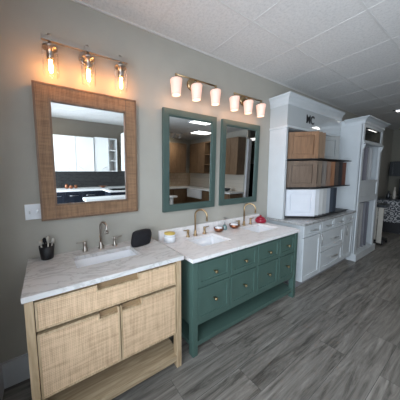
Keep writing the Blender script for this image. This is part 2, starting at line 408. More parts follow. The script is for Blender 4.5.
# ------------------------------------------------------------------ sconces with opal shades
def opal_sconce(lab, xs, xp, zc):
    t = thing('vanity_light', lab, 'wall light', (xp, 0, zc+.13), 'brass wall lights with white shades')
    bm = nb(); lathe(bm, (xp, -.001, zc+.12), [(.06, 0), (.06, .012), (.045, .022), (.02, .03)], axis='y'); obj('backplate', bm, BRASS, t)
    bm = nb(); tube(bm, [(xs[0], -.13, zc+.108), (xs[2], -.13, zc+.108)], .008)
    for e, s in ((xs[0], -1), (xs[2], 1)): lathe(bm, (e, -.13, zc+.108), [(.003, -.012), (.012, -.006), (.012, .006), (.003, .012)], axis='z')
    obj('bar', bm, BRASS, t)
    bm = nb(); cyl(bm, (xp, -.03, zc+.12), (xp, -.13, zc+.108), .009); obj('arm', bm, BRASS, t)
    for x in xs:
        bm = nb(); cyl(bm, (x, -.13, zc+.105), (x, -.13, zc+.07), .009); lathe(bm, (x, -.13, zc+.066), [(.03, 0), (.03, .012), (.014, .02)]); obj('shade_holder', bm, BRASS, t)
        bm = nb(); n = 32; prof = [(.041, -.078), (.044, -.05), (.051, .02), (.056, .054), (.052, .064), (.03, .068)]
        rs = []
        for r, h in prof:
            rs.append([Vector((x+math.cos(2*math.pi*k/n)*r*(1+.03*math.cos(k*math.pi)), -.13+math.sin(2*math.pi*k/n)*r*(1+.03*math.cos(k*math.pi)), zc+h)) for k in range(n)])
        rings(bm, rs, cap0=True, cap1=True)
        obj('glass_shade', bm, OPAL, t, label='lit fluted white glass shade')
        pl = bpy.data.lights.new('bulb_light', 'POINT'); pl.energy = .6; pl.color = (1, .55, .33); pl.shadow_soft_size = .03
        po = bpy.data.objects.new('bulb_light', pl); COL.objects.link(po); po.parent = t; po.location = Vector((x, -.13, zc-.11))-wpos(t)
opal_sconce('brass three-shade wall light above the left green mirror', (1.235, 1.478, 1.735), 1.515, 2.335)
opal_sconce('brass three-shade wall light above the right green mirror', (2.03, 2.272, 2.517), 2.33, 2.322)
# ------------------------------------------------------------------ worktop with rectangular cut-outs
def slab(bm, x0, x1, y0, y1, z0, z1, holes, bev=.003):
    """y0 front (more negative), y1 back; holes = [(hx0,hx1,hy0,hy1)] sharing no x-range"""
    holes = sorted(holes); hy0 = min(h[2] for h in holes); hy1 = max(h[3] for h in holes)
    xs = sorted({x0, x1, *[h[0] for h in holes], *[h[1] for h in holes]}); ys = sorted({y0, hy0, hy1, y1})
    def inh(xa, ya): return any(h[0] <= xa < h[1] and hy0 <= ya < hy1 for h in holes)
    V = {}
    def v(i, j, z):
        if (i, j, z) not in V: V[i, j, z] = bm.verts.new((xs[i], ys[j], z))
        return V[i, j, z]
    solid = {(i, j): not inh(xs[i]+1e-5, ys[j]+1e-5) for i in range(len(xs)-1) for j in range(len(ys)-1)}
    for (i, j), s in solid.items():
        if not s: continue
        bm.faces.new([v(i, j, z1), v(i+1, j, z1), v(i+1, j+1, z1), v(i, j+1, z1)])
        bm.faces.new([v(i, j, z0), v(i, j+1, z0), v(i+1, j+1, z0), v(i+1, j, z0)])
        for di, dj, a, b in ((-1, 0, (i, j), (i, j+1)), (1, 0, (i+1, j), (i+1, j+1)), (0, -1, (i, j), (i+1, j)), (0, 1, (i, j+1), (i+1, j+1))):
            if not solid.get((i+di, j+dj), False):
                bm.faces.new([v(*a, z0), v(*b, z0), v(*b, z1), v(*a, z1)])
def basin(x0, x1, y0, y1, zt, parent):
    """undermount rectangular bowl hanging below the slab"""
    bm = nb(); w = .012; d = .13
    def rr(ax0, ax1, ay0, ay1, z, r=.03):
        pts = []
        for cx_, cy_, a0 in ((ax1-r, ay1-r, 0), (ax0+r, ay1-r, 90), (ax0+r, ay0+r, 180), (ax1-r, ay0+r, 270)):
            for k in range(5):
                a = R(a0+k*22.5); pts.append(Vector((cx_+math.cos(a)*r, cy_+math.sin(a)*r, z)))
        return pts
    rs = [rr(x0-w, x1+w, y0-w, y1+w, zt-d-.01, .04), rr(x0-w, x1+w, y0-w, y1+w, zt-.001, .03), rr(x0+.001, x1-.001, y0+.001, y1-.001, zt-.001, .02), rr(x0+.006, x1-.006, y0+.006, y1-.006, zt-d*.6, .03), rr(x0+.03, x1-.03, y0+.03, y1-.03, zt-d, .03)]
    rings(bm, rs)
    o = obj('sink_basin', bm, PORC, parent)
    bm = nb(); lathe(bm, ((x0+x1)/2, (y0+y1)/2, zt-d), [(.022, 0), (.022, .004), (.01, .005)]); obj('drain', bm, STEEL, o)
# ------------------------------------------------------------------ oak and rattan vanity
H, T, D = .914, .030, .567
V1 = thing('vanity', 'oak vanity with woven rattan drawer and doors under a marble top', 'vanity', (.5, -.28, 0))
bm = nb(); slab(bm, .0, .997, -D, -.002, H-T, H, [(.285, .735, -.358, -.14)]); obj('countertop', bm, MARB, V1, label='pale veined marble countertop')
basin(.285, .735, -.358, -.14, H-T, V1)
yf = -.547
for xa, xb in ((.008, .048), (.943, .985)):
    for ya, yb in ((yf, yf+.05), (-.06, -.012)):
        obj('leg', bx(xa, xb, ya, yb, 0, H-T, .002), OAK, V1)
bm = nb(); box(bm, .012, .036, yf+.05, -.06, .28, H-T); obj('side_panel', bm, OAK, V1); obj('side_panel', bx(.957, .982, yf+.05, -.06, .28, H-T), OAK, V1)
obj('back_panel', bx(.03, .957, -.03, -.014, .28, H-T), OAK, V1)
obj('rail', bx(.048, .943, yf+.03, yf+.06, .862, H-T), OAKH, V1); obj('bottom_board', bx(.048, .943, yf+.03, -.03, .275, .293), OAKH, V1)
obj('shelf', bx(.004, .983, yf+.004, -.012, .055, .10, .002), OAKH, V1)
def rattan_front(name, x0, x1, z0, z1, notch):
    """timber-edged front with a cut finger pull along the top edge"""
    e = .011; yb = yf+.026; n0, n1 = notch; nz = z1-.034
    bm = nb()
    box(bm, x0, x0+e, yf, yb, z0, z1, .0015); box(bm, x1-e, x1, yf, yb, z0, z1, .0015); box(bm, x0+e, x1-e, yf, yb, z0, z0+e, .0015)
    if n0 > x0+e: box(bm, x0+e, n0, yf, yb, z1-e, z1, .0015)
    if n1 < x1-e: box(bm, n1, x1-e, yf, yb, z1-e, z1, .0015)
    box(bm, max(n0-.008, x0+e), min(n1+.008, x1-e), yf, yb, nz-.008, nz)
    if n0 > x0+e: box(bm, n0-.008, n0, yf, yb, nz, z1-e)
    if n1 < x1-e: box(bm, n1, n1+.008, yf, yb, nz, z1-e)
    o = obj(name, bm, OAK, V1)
    bm = nb(); ys = yf+.003
    box(bm, x0+e, x1-e, ys, yb, z0+e, nz-.008)
    if n0-.008 > x0+e: box(bm, x0+e, n0-.008, ys, yb, nz-.008, z1-e)
    if n1+.008 < x1-e: box(bm, n1+.008, x1-e, ys, yb, nz-.008, z1-e)
    obj('rattan_panel', bm, RAT, o, label='woven rattan infill')
    obj('finger_pull', bx(max(n0, x0+e), min(n1, x1-e), yf+.022, yb+.004, nz, z1-.002), OAKD, o, label='dark scooped finger pull')
rattan_front('drawer', .052, .937, .697, .862, (.369, .637))
rattan_front('door', .052, .5, .296, .677, (.374, .489))
rattan_front('door', .506, .937, .296, .677, (.517, .655))
# ------------------------------------------------------------------ green vanity
GX0, GX1, GD, GH = 1.087, 2.726, .5605, .856
V2 = thing('vanity', 'sage green double-sink vanity with eight drawers and a white top', 'vanity', (1.9, -.28, 0))
bm = nb(); slab(bm, GX0, GX1, -GD, -.002, GH-.03, GH, [(1.352, 1.742, -.362, -.105), (2.19, 2.6, -.372, -.105)])
ct = obj('countertop', bm, QUARTZ, V2, label='white quartz countertop')
obj('backsplash', bx(GX0+.005, GX1-.002, -.022, -.002, GH, GH+.105, .002), QUARTZ, ct)
basin(1.352, 1.742, -.362, -.105, GH-.03, V2); basin(2.19, 2.6, -.372, -.105, GH-.03, V2)
gf = -.541; bxl, bxr = 1.102, 2.712
for xa, xb in ((bxl, bxl+.052), (bxr-.052, bxr)):
    for ya, yb in ((gf-.004, gf+.05), (-.06, -.012)):
        obj('leg', bx(xa, xb, ya, yb, 0, GH-.03, .003), GREEN, V2)
bm = nb(); box(bm, bxl+.006, bxl+.028, gf+.05, -.06, .26, GH-.03); obj('side_panel', bm, GREEN, V2); bm = nb(); box(bm, bxr-.028, bxr-.006, gf+.05, -.06, .26, GH-.03); obj('side_panel', bm, GREEN, V2)
obj('back_panel', bx(bxl+.028, bxr-.028, -.03, -.014, .26, GH-.03), GREEN, V2)
bm = nb()
box(bm, bxl+.052, bxr-.052, gf+.004, gf+.03, .803, GH-.03); box(bm, bxl+.052, bxr-.052, gf+.006, -.03, .262, .29)
box(bm, bxl+.052, bxr-.052, gf+.006, gf+.03, .584, .596)
cols = [1.347+.3965*i for i in range(4)]
edges = [1.154]+[c+.198 for c in cols[:-1]]+[2.66]
for e in edges[1:-1]: box(bm, e-.009, e+.009, gf+.005, gf+.03, .29, .803)
obj('face_frame', bm, GREEN, V2)
obj('shelf', bx(bxl+.004, bxr-.004, gf+.006, -.012, .075, .115, .002), GREEN, V2)
for i in range(4):
    for z0, z1, kz in ((.6, .799, .693), (.294, .58, .447)):
        xa = edges[i]+(.004 if i == 0 else .012); xb = edges[i+1]-(.004 if i == 3 else .012)
        bm = nb(); f = .034
        box(bm, xa, xa+f, gf, gf+.02, z0, z1, .0015); box(bm, xb-f, xb, gf, gf+.02, z0, z1, .0015)
        box(bm, xa+f, xb-f, gf, gf+.02, z0, z0+f, .0015); box(bm, xa+f, xb-f, gf, gf+.02, z1-f, z1, .0015)
        box(bm, xa+f-.002, xb-f+.002, gf+.009, gf+.018, z0+f-.002, z1-f+.002)
        dr = obj('drawer', bm, GREEN, V2)
        xm = (xa+xb)/2
        bm = nb(); lathe(bm, (xm, gf+.009, kz), [(.007, 0), (.006, .02), (.014, .026), (.0155, .033), (.01, .039), (.002, .041)], 16, axis='y'); obj('knob', bm, BRASS, dr)
# ------------------------------------------------------------------ faucets
def arc_faucet(lab, mat, x, y, z, h, reach, hx, group=None, rad=.0095, dx=0, sq=.5, lever=True):
    t = thing('faucet', lab, 'faucet', (x, y, z), group)
    bm = nb(); lathe(bm, (x, y, z), [(.024, 0), (.024, .008), (.015, .014), (.014, .05), (rad+.001, .056)])
    r = reach/2; pts = [(x, y, z+.05)]
    pts.append((x, y, z+h-r))
    for k in range(1, 13):
        a = math.pi*k/12
        pts.append((x+dx*(1-math.cos(a))/2, y-(r-r*math.cos(a)), z+h-r+r*math.sin(a)))
    pts.append((x+dx, y-reach, z+h-r-sq*h*.25))
    tube(bm, pts, rad, 14); cyl(bm, (x+dx, y-reach, z+h-r-sq*h*.25-.001), (x+dx, y-reach, z+h-r-sq*h*.25-.02), rad+.002)
    obj('spout', bm, mat, t)
    for hx_, s in hx:
        bm = nb(); lathe(bm, (hx_, y, z), [(.022, 0), (.022, .007), (.013, .013), (.0125, .055), (.014, .06), (.014, .075), (.006, .08)])
        tube(bm, [(hx_, y, z+.068), (hx_+s*.03, y, z+.072), (hx_+s*.062, y-.004, z+.078)], [.006, .006, .005], 10)
        obj('handle', bm, mat, t)
arc_faucet('brushed nickel widespread faucet behind the sink of the marble top', NICK, .512, -.055, H, .225, .095, ((.385, -1), (.628, 1)), dx=.03, sq=.3)
arc_faucet('brass gooseneck faucet at the left sink of the green vanity', BRASS, 1.525, -.058, GH, .29, .12, ((1.425, -1), (1.66, 1)), 'brass gooseneck faucets', dx=.06, sq=.5)
arc_faucet('brass gooseneck faucet at the right sink of the green vanity', BRASS, 2.345, -.058, GH, .29, .12, ((2.245, -1), (2.48, 1)), 'brass gooseneck faucets', dx=.06, sq=.5)
# ------------------------------------------------------------------ things on the marble top
t = thing('brush_cup', 'black cup on the left back corner of the marble top', 'cup', (.122, -.062, H))
bm = nb(); lathe(bm, (.122, -.062, H), [(.037, 0), (.041, .004), (.051, .10), (.048, .10), (.038, .01)]); obj('cup', bm, BLACK, t)
bs = [(-.03, -.01, -.04, 0, CREAM, 'cream makeup brush at the left side of the black cup'), (-.012, .012, -.012, .02, BLACK, 'black-handled brush standing tallest in the black cup'),
      (.01, -.012, .012, .0, CREAM, 'pale wide brush leaning in front in the black cup'), (.022, .014, .045, .02, STEEL, 'silver brush leaning right in the black cup'),
      (.002, .02, .008, .02, BLACK, 'black slim brush at the back of the black cup')]
for i, (dx, dy, ex, ey, m_, lab) in enumerate(bs):
    L = .135+.012*(i % 3)
    p0 = Vector((.122+dx*.6, -.062+dy*.6, H+.014)); p1 = Vector((.122+ex, -.062+ey, H+L))
    b_ = thing('makeup_brush', lab, 'brush', tuple(p0), 'makeup brushes in the black cup')
    bm = nb(); tube(bm, [p0, p0.lerp(p1, .75)], [.004, .0055]); obj('brush_handle', bm, m_, b_)
    bm = nb(); d = (p1-p0); tube(bm, [p0+d*.74, p0+d*.85, p0+d*.97, p0+d*1.05], [.006, .011, .012, .004]); obj('bristles', bm, CREAM if i != 1 and i != 4 else BLACKF, b_)
# black pouch
bm = nb(); box(bm, -.095, .095, -.032, .032, 0, .115)
bmesh.ops.subdivide_edges(bm, edges=bm.edges[:], cuts=4, use_grid_fill=True)
for v in bm.verts:
    x, y, z = v.co; u = x/.095; w_ = y/.032; q = (z-.0575)/.0575
    rnd = (abs(u)**4+abs(q)**4)**.25
    k = 1-.10*max(0, rnd-.9)/.29
    v.co = Vector((x*k, y*(1-.45*abs(q)**3)*(1-.35*abs(u)**4), .0575+(z-.0575)*(1-.12*abs(u)**4)))
    v.co.z = max(v.co.z, 0)
    v.co.x += (v.co.z)*.5; v.co.y += v.co.z*.55
    v.co += Vector((.002*math.sin(50*x+3), .003*math.sin(60*z), 0))
rm = Matrix.Rotation(R(10), 4, 'Z')
for v in bm.verts: v.co = rm @ v.co + Vector((.818, -.185, H))
for f in bm.faces: f.smooth = True
tag(obj('pouch', bm, BLACKF, loc=(.81, -.18, H)), 'black soft makeup pouch on the marble top right of the sink', 'pouch')
# ------------------------------------------------------------------ things on the white quartz top
t = thing('lidded_jar', 'white two-tier jar with a yellow lid at the left end of the quartz top', 'jar', (1.175, -.075, GH))
bm = nb(); lathe(bm, (1.175, -.085, GH), [(.046, 0), (.058, .006), (.06, .05), (.052, .058)]); obj('jar_body', bm, PORC, t)
bm = nb(); lathe(bm, (1.175, -.085, GH+.058), [(.050, 0), (.055, .004), (.055, .022)]); obj('jar_collar', bm, PORC, t)
bm = nb(); lathe(bm, (1.175, -.085, GH+.08), [(.056, 0), (.056, .012), (.02, .017), (.006, .018)]); obj('lid', bm, YEL, t)
def bowl(x, y, r, lab):
    t = thing('bowl', lab, 'bowl', (x, y, GH), 'copper bowls between the sinks')
    bm = nb(); lathe(bm, (x, y, GH), [(r*.5, 0), (r*.85, .018), (r, .05), (r*.95, .05), (r*.8, .022), (r*.45, .008)]); obj('bowl_shell', bm, COPPER, t)
    side = 'left' if x < 2 else 'right'
    b2 = nb(); c = Vector((x, y, GH+.012)); lathe(b2, c, [(r*.3, 0), (r*.72, .014), (r*.8, .032), (r*.6, .046), (r*.15, .052)], 20)
    tag(obj('soap_ball', b2, PORC, loc=tuple(c)), 'round white soap lying in the %s copper bowl' % side, 'soap', 'white soaps in the copper bowls')
bowl(1.845, -.095, .058, 'left copper bowl of white balls on the quartz top between sinks')
bowl(2.125, -.085, .064, 'right copper bowl of white balls, next to the right faucet')
t = thing('spray_bottle', 'small clear bottle with a thin nozzle between the copper bowls', 'bottle', (1.972, -.07, GH))
bm = nb(); lathe(bm, (1.972, -.07, GH), [(.026, 0), (.028, .004), (.028, .045), (.012, .062)]); obj('bottle', bm, paint('green tinted glass', (.12, .2, .2), .1, .05, coat=1), t)
bm = nb(); cyl(bm, (1.972, -.07, GH+.062), (1.972, -.07, GH+.135), .006); box(bm, 1.96, 1.984, -.1, -.06, GH+.135, GH+.15, .003); obj('nozzle', bm, STEEL, t)
t = thing('soap_dish', 'red glazed round pot at the right end of the quartz top', 'pot', (2.66, -.075, GH))
bm = nb(); lathe(bm, (2.66, -.085, GH), [(.05, 0), (.068, .012), (.07, .045), (.058, .056)]); obj('pot', bm, RED, t)
bm = nb(); lathe(bm, (2.66, -.085, GH+.056), [(.056, 0), (.05, .016), (.028, .028), (.012, .034), (.012, .046), (.004, .05)]); obj('lid', bm, RED, t)
# ------------------------------------------------------------------ generic shaker front
def shaker(name, parent, axis, face, a0, a1, z0, z1, mat, f=.06, th=.02, handle=None, hm=STEEL, sgn=-1):
    """panel door; axis 'y' means it faces sgn*y with its front at y=face, 'x' likewise"""
    bm = nb()
    def bb(p0, p1, q0, q1, d0, d1, bev=0):
        lo, hi = sorted((face-sgn*d0, face-sgn*d1))
        if axis == 'y': box(bm, p0, p1, lo, hi, q0, q1, bev)
        else: box(bm, lo, hi, p0, p1, q0, q1, bev)
    bb(a0, a0+f, z0, z1, 0, th, .0015); bb(a1-f, a1, z0, z1, 0, th, .0015); bb(a0+f, a1-f, z0, z0+f, 0, th, .0015); bb(a0+f, a1-f, z1-f, z1, 0, th, .0015)
    bb(a0+f-.002, a1-f+.002, z0+f-.002, z1-f+.002, .009, th-.002)
    o = obj(name, bm, mat, parent)
    if handle:
        (u0, v0), (u1, v1) = handle
        bm = nb()
        def P(u, v, d): return (u, face+sgn*d, v) if axis == 'y' else (face+sgn*d, u, v)
        tube(bm, [P(u0, v0, .028), P(u1, v1, .028)], .0055, 10)
        for s in (.12, .88):
            u, v = u0+(u1-u0)*s, v0+(v1-v0)*s; cyl(bm, P(u, v, -.009), P(u, v, .028), .004, n=8)
        obj('handle', bm, hm, o)
    return o
# ------------------------------------------------------------------ white base cabinet below the samples
BX0, BX1, BF, BH = 2.93, 4.63, -.515, .861
B1 = thing('base_cabinet', 'white base cabinet with four top drawers between the green vanity and tall cabinet', 'cabinet', (3.78, -.27, 0))
obj('cabinet_body', bx(BX0, BX1, BF+.022, -.002, .10, BH), WHITE, B1)
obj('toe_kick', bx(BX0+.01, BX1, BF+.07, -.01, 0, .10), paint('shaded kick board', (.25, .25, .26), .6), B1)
for a0, a1 in ((2.935, 3.42), (3.435, 3.83), (3.84, 4.225), (4.24, 4.625)):
    m_ = (a0+a1)/2
    shaker('drawer', B1, 'y', BF, a0, a1, .70, .852, WHITE, .035, handle=((m_-.09, .775), (m_+.09, .775)))
shaker('door', B1, 'y', BF, 2.935, 3.42, .105, .69, WHITE, .06, handle=((3.385, .52), (3.385, .68)))
shaker('drawer', B1, 'y', BF, 3.435, 4.225, .405, .69, WHITE, .06, handle=((3.72, .555), (3.96, .555)))
shaker('drawer', B1, 'y', BF, 3.435, 4.225, .105, .395, WHITE, .06, handle=((3.72, .27), (3.96, .27)))
shaker('door', B1, 'y', BF, 4.24, 4.625, .105, .69, WHITE, .06, handle=((4.28, .52), (4.28, .68)))
ct = tag(obj('countertop', bx(2.885, 4.648, -.538, -.002, BH, .891, .003), GREYST, loc=(3.77, -.27, BH)), 'grey stone countertop on the white base cabinet, under the sample doors', 'countertop')
# ------------------------------------------------------------------ hutch
HX0, HX1, HY = 2.93, 4.645, -.235
HU = thing('hutch', 'tall white hutch with crown moulding framing the sample doors', 'hutch', (3.78, -.12, .891))
bm = nb(); box(bm, HX0, HX0+.045, HY, -.002, .891, 2.17, .002); obj('side_panel', bm, WHITE, HU)
bm = nb(); box(bm, HX1-.045, HX1, HY, -.002, .891, 2.17, .002); obj('side_panel', bm, WHITE, HU)
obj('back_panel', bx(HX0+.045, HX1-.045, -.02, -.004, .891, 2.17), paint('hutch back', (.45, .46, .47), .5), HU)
hd = obj('header', bx(HX0-.004, HX1, HY-.006, -.002, 2.14, 2.45, .002), WHITEG, HU)
def crown(bm, x0, x1, yf_, z0, z1, proj, yb=-.002, right=False):
    """swept moulding on the left side and the front, mitred"""
    prof = [(0, 0), (.15, .06), (.2, .35), (.55, .7), (.85, .82), (1, .88), (1, 1)]
    rs = []
    for u, w_ in prof:
        p = u*proj; z = z0+w_*(z1-z0); xr = x1+(p if right else 0)
        rs.append([Vector((x0-p, yb, z)), Vector((x0-p, yf_-p, z)), Vector((xr, yf_-p, z)), Vector((xr, yb, z))])
    rings(bm, rs, smooth=False)
bm = nb(); crown(bm, HX0-.004, HX1, HY-.006, 2.43, 2.565, .05); obj('crown_moulding', bm, WHITE, HU)
bm = nb(); box(bm, HX0-.018, HX1, HY-.022, -.002, 2.135, 2.165, .008); obj('bead_moulding', bm, WHITE, HU)
def text_mesh(s, size, name, parent, mat, loc, rot, ext=.002):
    cu = bpy.data.curves.new(name, 'FONT'); cu.body = s; cu.size = size; cu.extrude = ext; cu.offset = .004
    tmp = bpy.data.objects.new('tmp', cu); COL.objects.link(tmp)
    dg = bpy.context.evaluated_depsgraph_get(); me = bpy.data.meshes.new_from_object(tmp.evaluated_get(dg))
    bpy.data.objects.remove(tmp); me.materials.clear(); me.materials.append(mat)
    o = bpy.data.objects.new(name, me); COL.objects.link(o); o.parent = parent
    o.location = Vector(loc)-wpos(parent); o.rotation_euler = rot
    return o
text_mesh('MC', .165, 'lettering', hd, BLACK, (3.42, HY-.008, 2.255), (R(90), 0, 0))
# display shelves that carry the sample doors
RK = thing('sample_rack', 'three-tier black display rack holding the sample doors on the grey countertop', 'rack', (3.7, -.3, .891))
for z in (.905, 1.318, 1.715):
    bm = nb(); prism(bm, [(3.05, -.20), (3.375, -.465), (4.5, -.465), (4.5, -.022), (3.05, -.022)], 'z', z, z+.014); obj('rack_shelf', bm, BLACK, RK)
for x in (3.055, 4.48):
    obj('rack_post', bx(x, x+.015, -.05, -.024, .891, 1.729), BLACK, RK)
for x, y in ((3.36, -.45), (4.47, -.45)):
    obj('rack_foot', bx(x, x+.015, y, y+.015, .891, .906), BLACK, RK)
def sample(x, z0, z1, L, col, lab, wood=False, f=.055, y=-.19, ang=50):
    """a panelled door standing on its lower edge, its left edge at (x, y), swung out towards the room"""
    th = .02; y0, y1 = y-L, y
    if wood: m_ = grain('sample '+lab[:22], tuple(c*.72 for c in col), tuple(c*1.2 for c in col), (30, 30, 3))
    else: m_ = paint('sample '+lab[:22], col, .4)
    t = thing('sample_door', lab, 'sample door', (x, y, z0), 'cabinet sample doors in the display rack')
    bm = nb()
    box(bm, x, x+th, y0, y0+f, z0, z1, .0015); box(bm, x, x+th, y1-f, y1, z0, z1, .0015)
    box(bm, x, x+th, y0+f, y1-f, z0, z0+f, .0015); box(bm, x, x+th, y0+f, y1-f, z1-f, z1, .0015)
    s_ = .014
    box(bm, x+th-.003, x+th-.001, y0+f-.002, y1-f+.002, z0+f-.002, z1-f+.002)
    obj('frame', bm, m_, t)
    obj('panel', bx(x+.005, x+th-.003, y0+f+s_, y1-f-s_, z0+f+s_, z1-f-s_, .003), m_, t)
    t.rotation_euler = (0, 0, R(ang))
def tier(n, x0, dx, z0, z1, specs):
    for i, (c, lab, wd) in enumerate(specs): sample(x0+dx*i, z0, z1, .385, c, lab, wd)
tier('b', 3.075, .118, .920, 1.30, [((.66, .68, .72), 'bright white panelled sample door, front of the bottom rack tier', 0), ((.52, .53, .54), 'off-white sample door behind the bright white one, bottom tier', 0),
   ((.42, .42, .41), 'light grey sample door, third in the bottom tier', 0), ((.33, .33, .32), 'mid grey sample door, fourth in the bottom tier', 0), ((.26, .28, .30), 'blue-grey sample door in the middle of the bottom tier', 0),
   ((.035, .045, .06), 'navy sample door in the right half of the bottom tier', 0), ((.02, .025, .035), 'near-black sample door right of the navy one, bottom tier', 0)])
sample(4.16, .920, 1.26, .24, (.50, .52, .53), 'narrow white sample door at the right end of the bottom tier')
tier('m', 3.075, .145, 1.333, 1.70, [((.15, .105, .075), 'brown taupe panelled sample door, front of the middle tier', 1), ((.13, .095, .068), 'brown sample door just behind the front one, middle tier', 1),
   ((.13, .11, .095), 'grey-brown sample door, third in the middle tier', 1), ((.16, .10, .07), 'dull brown sample door, fourth in the middle tier', 1), ((.19, .085, .04), 'orange-brown sample door in the middle tier', 1),
   ((.045, .034, .028), 'dark espresso sample door, middle tier', 1), ((.018, .018, .02), 'black sample door near the right of the middle tier', 0), ((.095, .035, .022), 'red mahogany sample door at the right end of the middle tier', 1)])
tier('t', 3.075, .10, 1.730, 2.095, [((.23, .125, .066), 'golden oak panelled sample door, front of the top tier', 1), ((.165, .105, .062), 'tan sample door behind the golden oak one, top tier', 1), ((.17, .11, .07), 'dark brown sample door at the end of the top left group', 1)])
sample(3.76, 1.730, 2.09, .385, (.25, .26, .255), 'light grey sample door standing alone at the right of the top tier')
# ------------------------------------------------------------------ tall white cabinet
TX0, TX1, TF = 4.66, 5.70, -.545
TC = thing('tall_cabinet', 'tall white open display cabinet with a black glass top panel', 'cabinet', (5.18, -.27, 0))
obj('side_panel', bx(TX0, TX0+.03, TF+.02, -.002, 0, 2.34), WHITE, TC)
obj('side_panel', bx(TX1-.03, TX1, TF+.02, -.002, 0, 2.34), WHITE, TC)
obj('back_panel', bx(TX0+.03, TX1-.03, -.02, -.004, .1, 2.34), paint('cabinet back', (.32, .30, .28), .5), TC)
bm = nb()
box(bm, TX0, TX0+.075, TF, TF+.03, .12, 2.34, .002); box(bm, TX1-.10, TX1, TF, TF+.03, .12, 2.34, .002)
box(bm, TX0+.075, TX1-.10, TF, TF+.03, 2.28, 2.34); box(bm, TX0+.075, TX1-.10, TF, TF+.03, 2.02, 2.07)
box(bm, TX0+.075, TX1-.10, TF, TF+.03, 1.02, 1.12)
obj('face_frame', bm, WHITE, TC)
bm = nb(); box(bm, TX0-.012, TX1+.02, TF-.02, TF, 2.015, 2.04, .004); box(bm, TX0-.01, TX1+.02, TF-.012, -.002, 2.33, 2.36); obj('bead_moulding', bm, WHITE, TC)
TG = paint('dark transom glass', (.003, .004, .005), .03, .05); TG.node_tree.nodes['Principled BSDF'].inputs['IOR'].default_value = 1.28
obj('glass_panel', bx(TX0+.075, TX1-.10, TF+.008, TF+.014, 2.07, 2.28), TG, TC, label='black glass top panel')
bm = nb(); crown(bm, TX0, TX1, TF, 2.345, 2.43, .075, yb=-.30, right=True); box(bm, TX0+.001, TX1+.07, -.30, -.004, 2.36, 2.43); obj('crown_moulding', bm, WHITE, TC)
bm = nb(); box(bm, TX0+.03, TX1-.03, TF+.03, -.02, 1.36, 1.39); box(bm, TX0+.03, TX1-.03, TF+.03, -.02, 1.02, 1.05); box(bm, TX0+.075, TX1-.10, TF+.003, TF+.03, 1.355, 1.395); obj('shelf', bm, WHITE, TC)
obj('divider', bx(TX0+.075, TX1-.10, TF+.012, TF+.03, 1.12, 1.355), WHITE, TC)
# corbels at the opening's top corners
for x in (TX0+.02, TX1-.07):
    bm = nb(); prism(bm, [(TF, 1.90), (TF-.03, 2.0), (TF, 2.01)], 'x', x, x+.03); obj('corbel', bm, WHITE, TC)
obj('plinth', bx(TX0-.01, TX1+.01, TF-.03, -.01, 0, .12, .003), WHITE, TC)
# door samples stored upright in it
for i, (x, c, lab) in enumerate([(4.77, (.42, .41, .39), 'off-white tall sample door in the lower part of the tall cabinet, leftmost'), (4.93, (.36, .36, .36), 'pale grey tall sample door, second in the tall cabinet'),
    (5.09, (.30, .29, .28), 'warm grey tall sample door, third in the tall cabinet'), (5.25, (.17, .17, .19), 'slate grey tall sample door, fourth in the tall cabinet'), (5.41, (.12, .12, .14), 'dark grey tall sample door, rightmost in the tall cabinet')]):
    t = thing('sample_door', lab, 'sample door', (x+.01, -.32, .12), 'tall sample doors stored upright')
    m_ = paint('tall sample %d' % i, c, .45); y0, y1, z0, z1 = -.5, -.12, .12, .98
    bm = nb(); f = .06
    box(bm, x, x+.02, y0, y0+f, z0, z1, .0015); box(bm, x, x+.02, y1-f, y1, z0, z1, .0015); box(bm, x, x+.02, y0+f, y1-f, z0, z0+f, .0015); box(bm, x, x+.02, y0+f, y1-f, z1-f, z1, .0015)
    obj('frame', bm, m_, t); obj('panel', bx(x+.006, x+.016, y0+f-.002, y1-f+.002, z0+f-.002, z1-f+.002), m_, t)
for i, (x, c, lab) in enumerate([(4.85, (.10, .085, .075), 'dark brown sample board on the middle shelf of the tall cabinet'), (5.1, (.16, .15, .17), 'slate sample board on the middle shelf of the tall cabinet'), (5.33, (.34, .34, .34), 'light grey sample board on the middle shelf of the tall cabinet')]):
    tag(obj('sample_board', bx(x, x+.02, -.505, -.2, 1.39, 1.98, .002), paint('board %d' % i, c, .4), loc=(x+.01, -.27, 1.39)), lab, 'sample board', 'boards standing in the tall cabinet')
# ------------------------------------------------------------------ trolley with hanging swatches beyond the tall cabinet
t = thing('swatch_stand', 'low black wheeled stand with cream sample slats beyond the tall cabinet', 'stand', (6.33, -.4, 0))
bm = nb(); box(bm, 6.18, 6.52, -.58, -.22, .06, .10); obj('stand_base', bm, BLACK, t)
for x in (6.2, 6.5):
    for y in (-.56, -.24):
        bm = nb(); lathe(bm, (x, y-.012, .035), [(.035, -.012), (.035, .012)], 16, axis='y'); obj('caster', bm, BLACK, t)
for x in (6.19, 6.49):
    obj('post', bx(x, x+.02, -.3, -.28, .10, .86), BLACK, t)
for i, y in enumerate((-.56, -.475, -.39)):
    obj('sample_slat', bx(6.15, 6.168, y, y+.075, .10 if i else .04, .80, .004), CREAM, t)
obj('top_rail', bx(6.15, 6.52, -.57, -.28, .80, .86), DGREY, t)
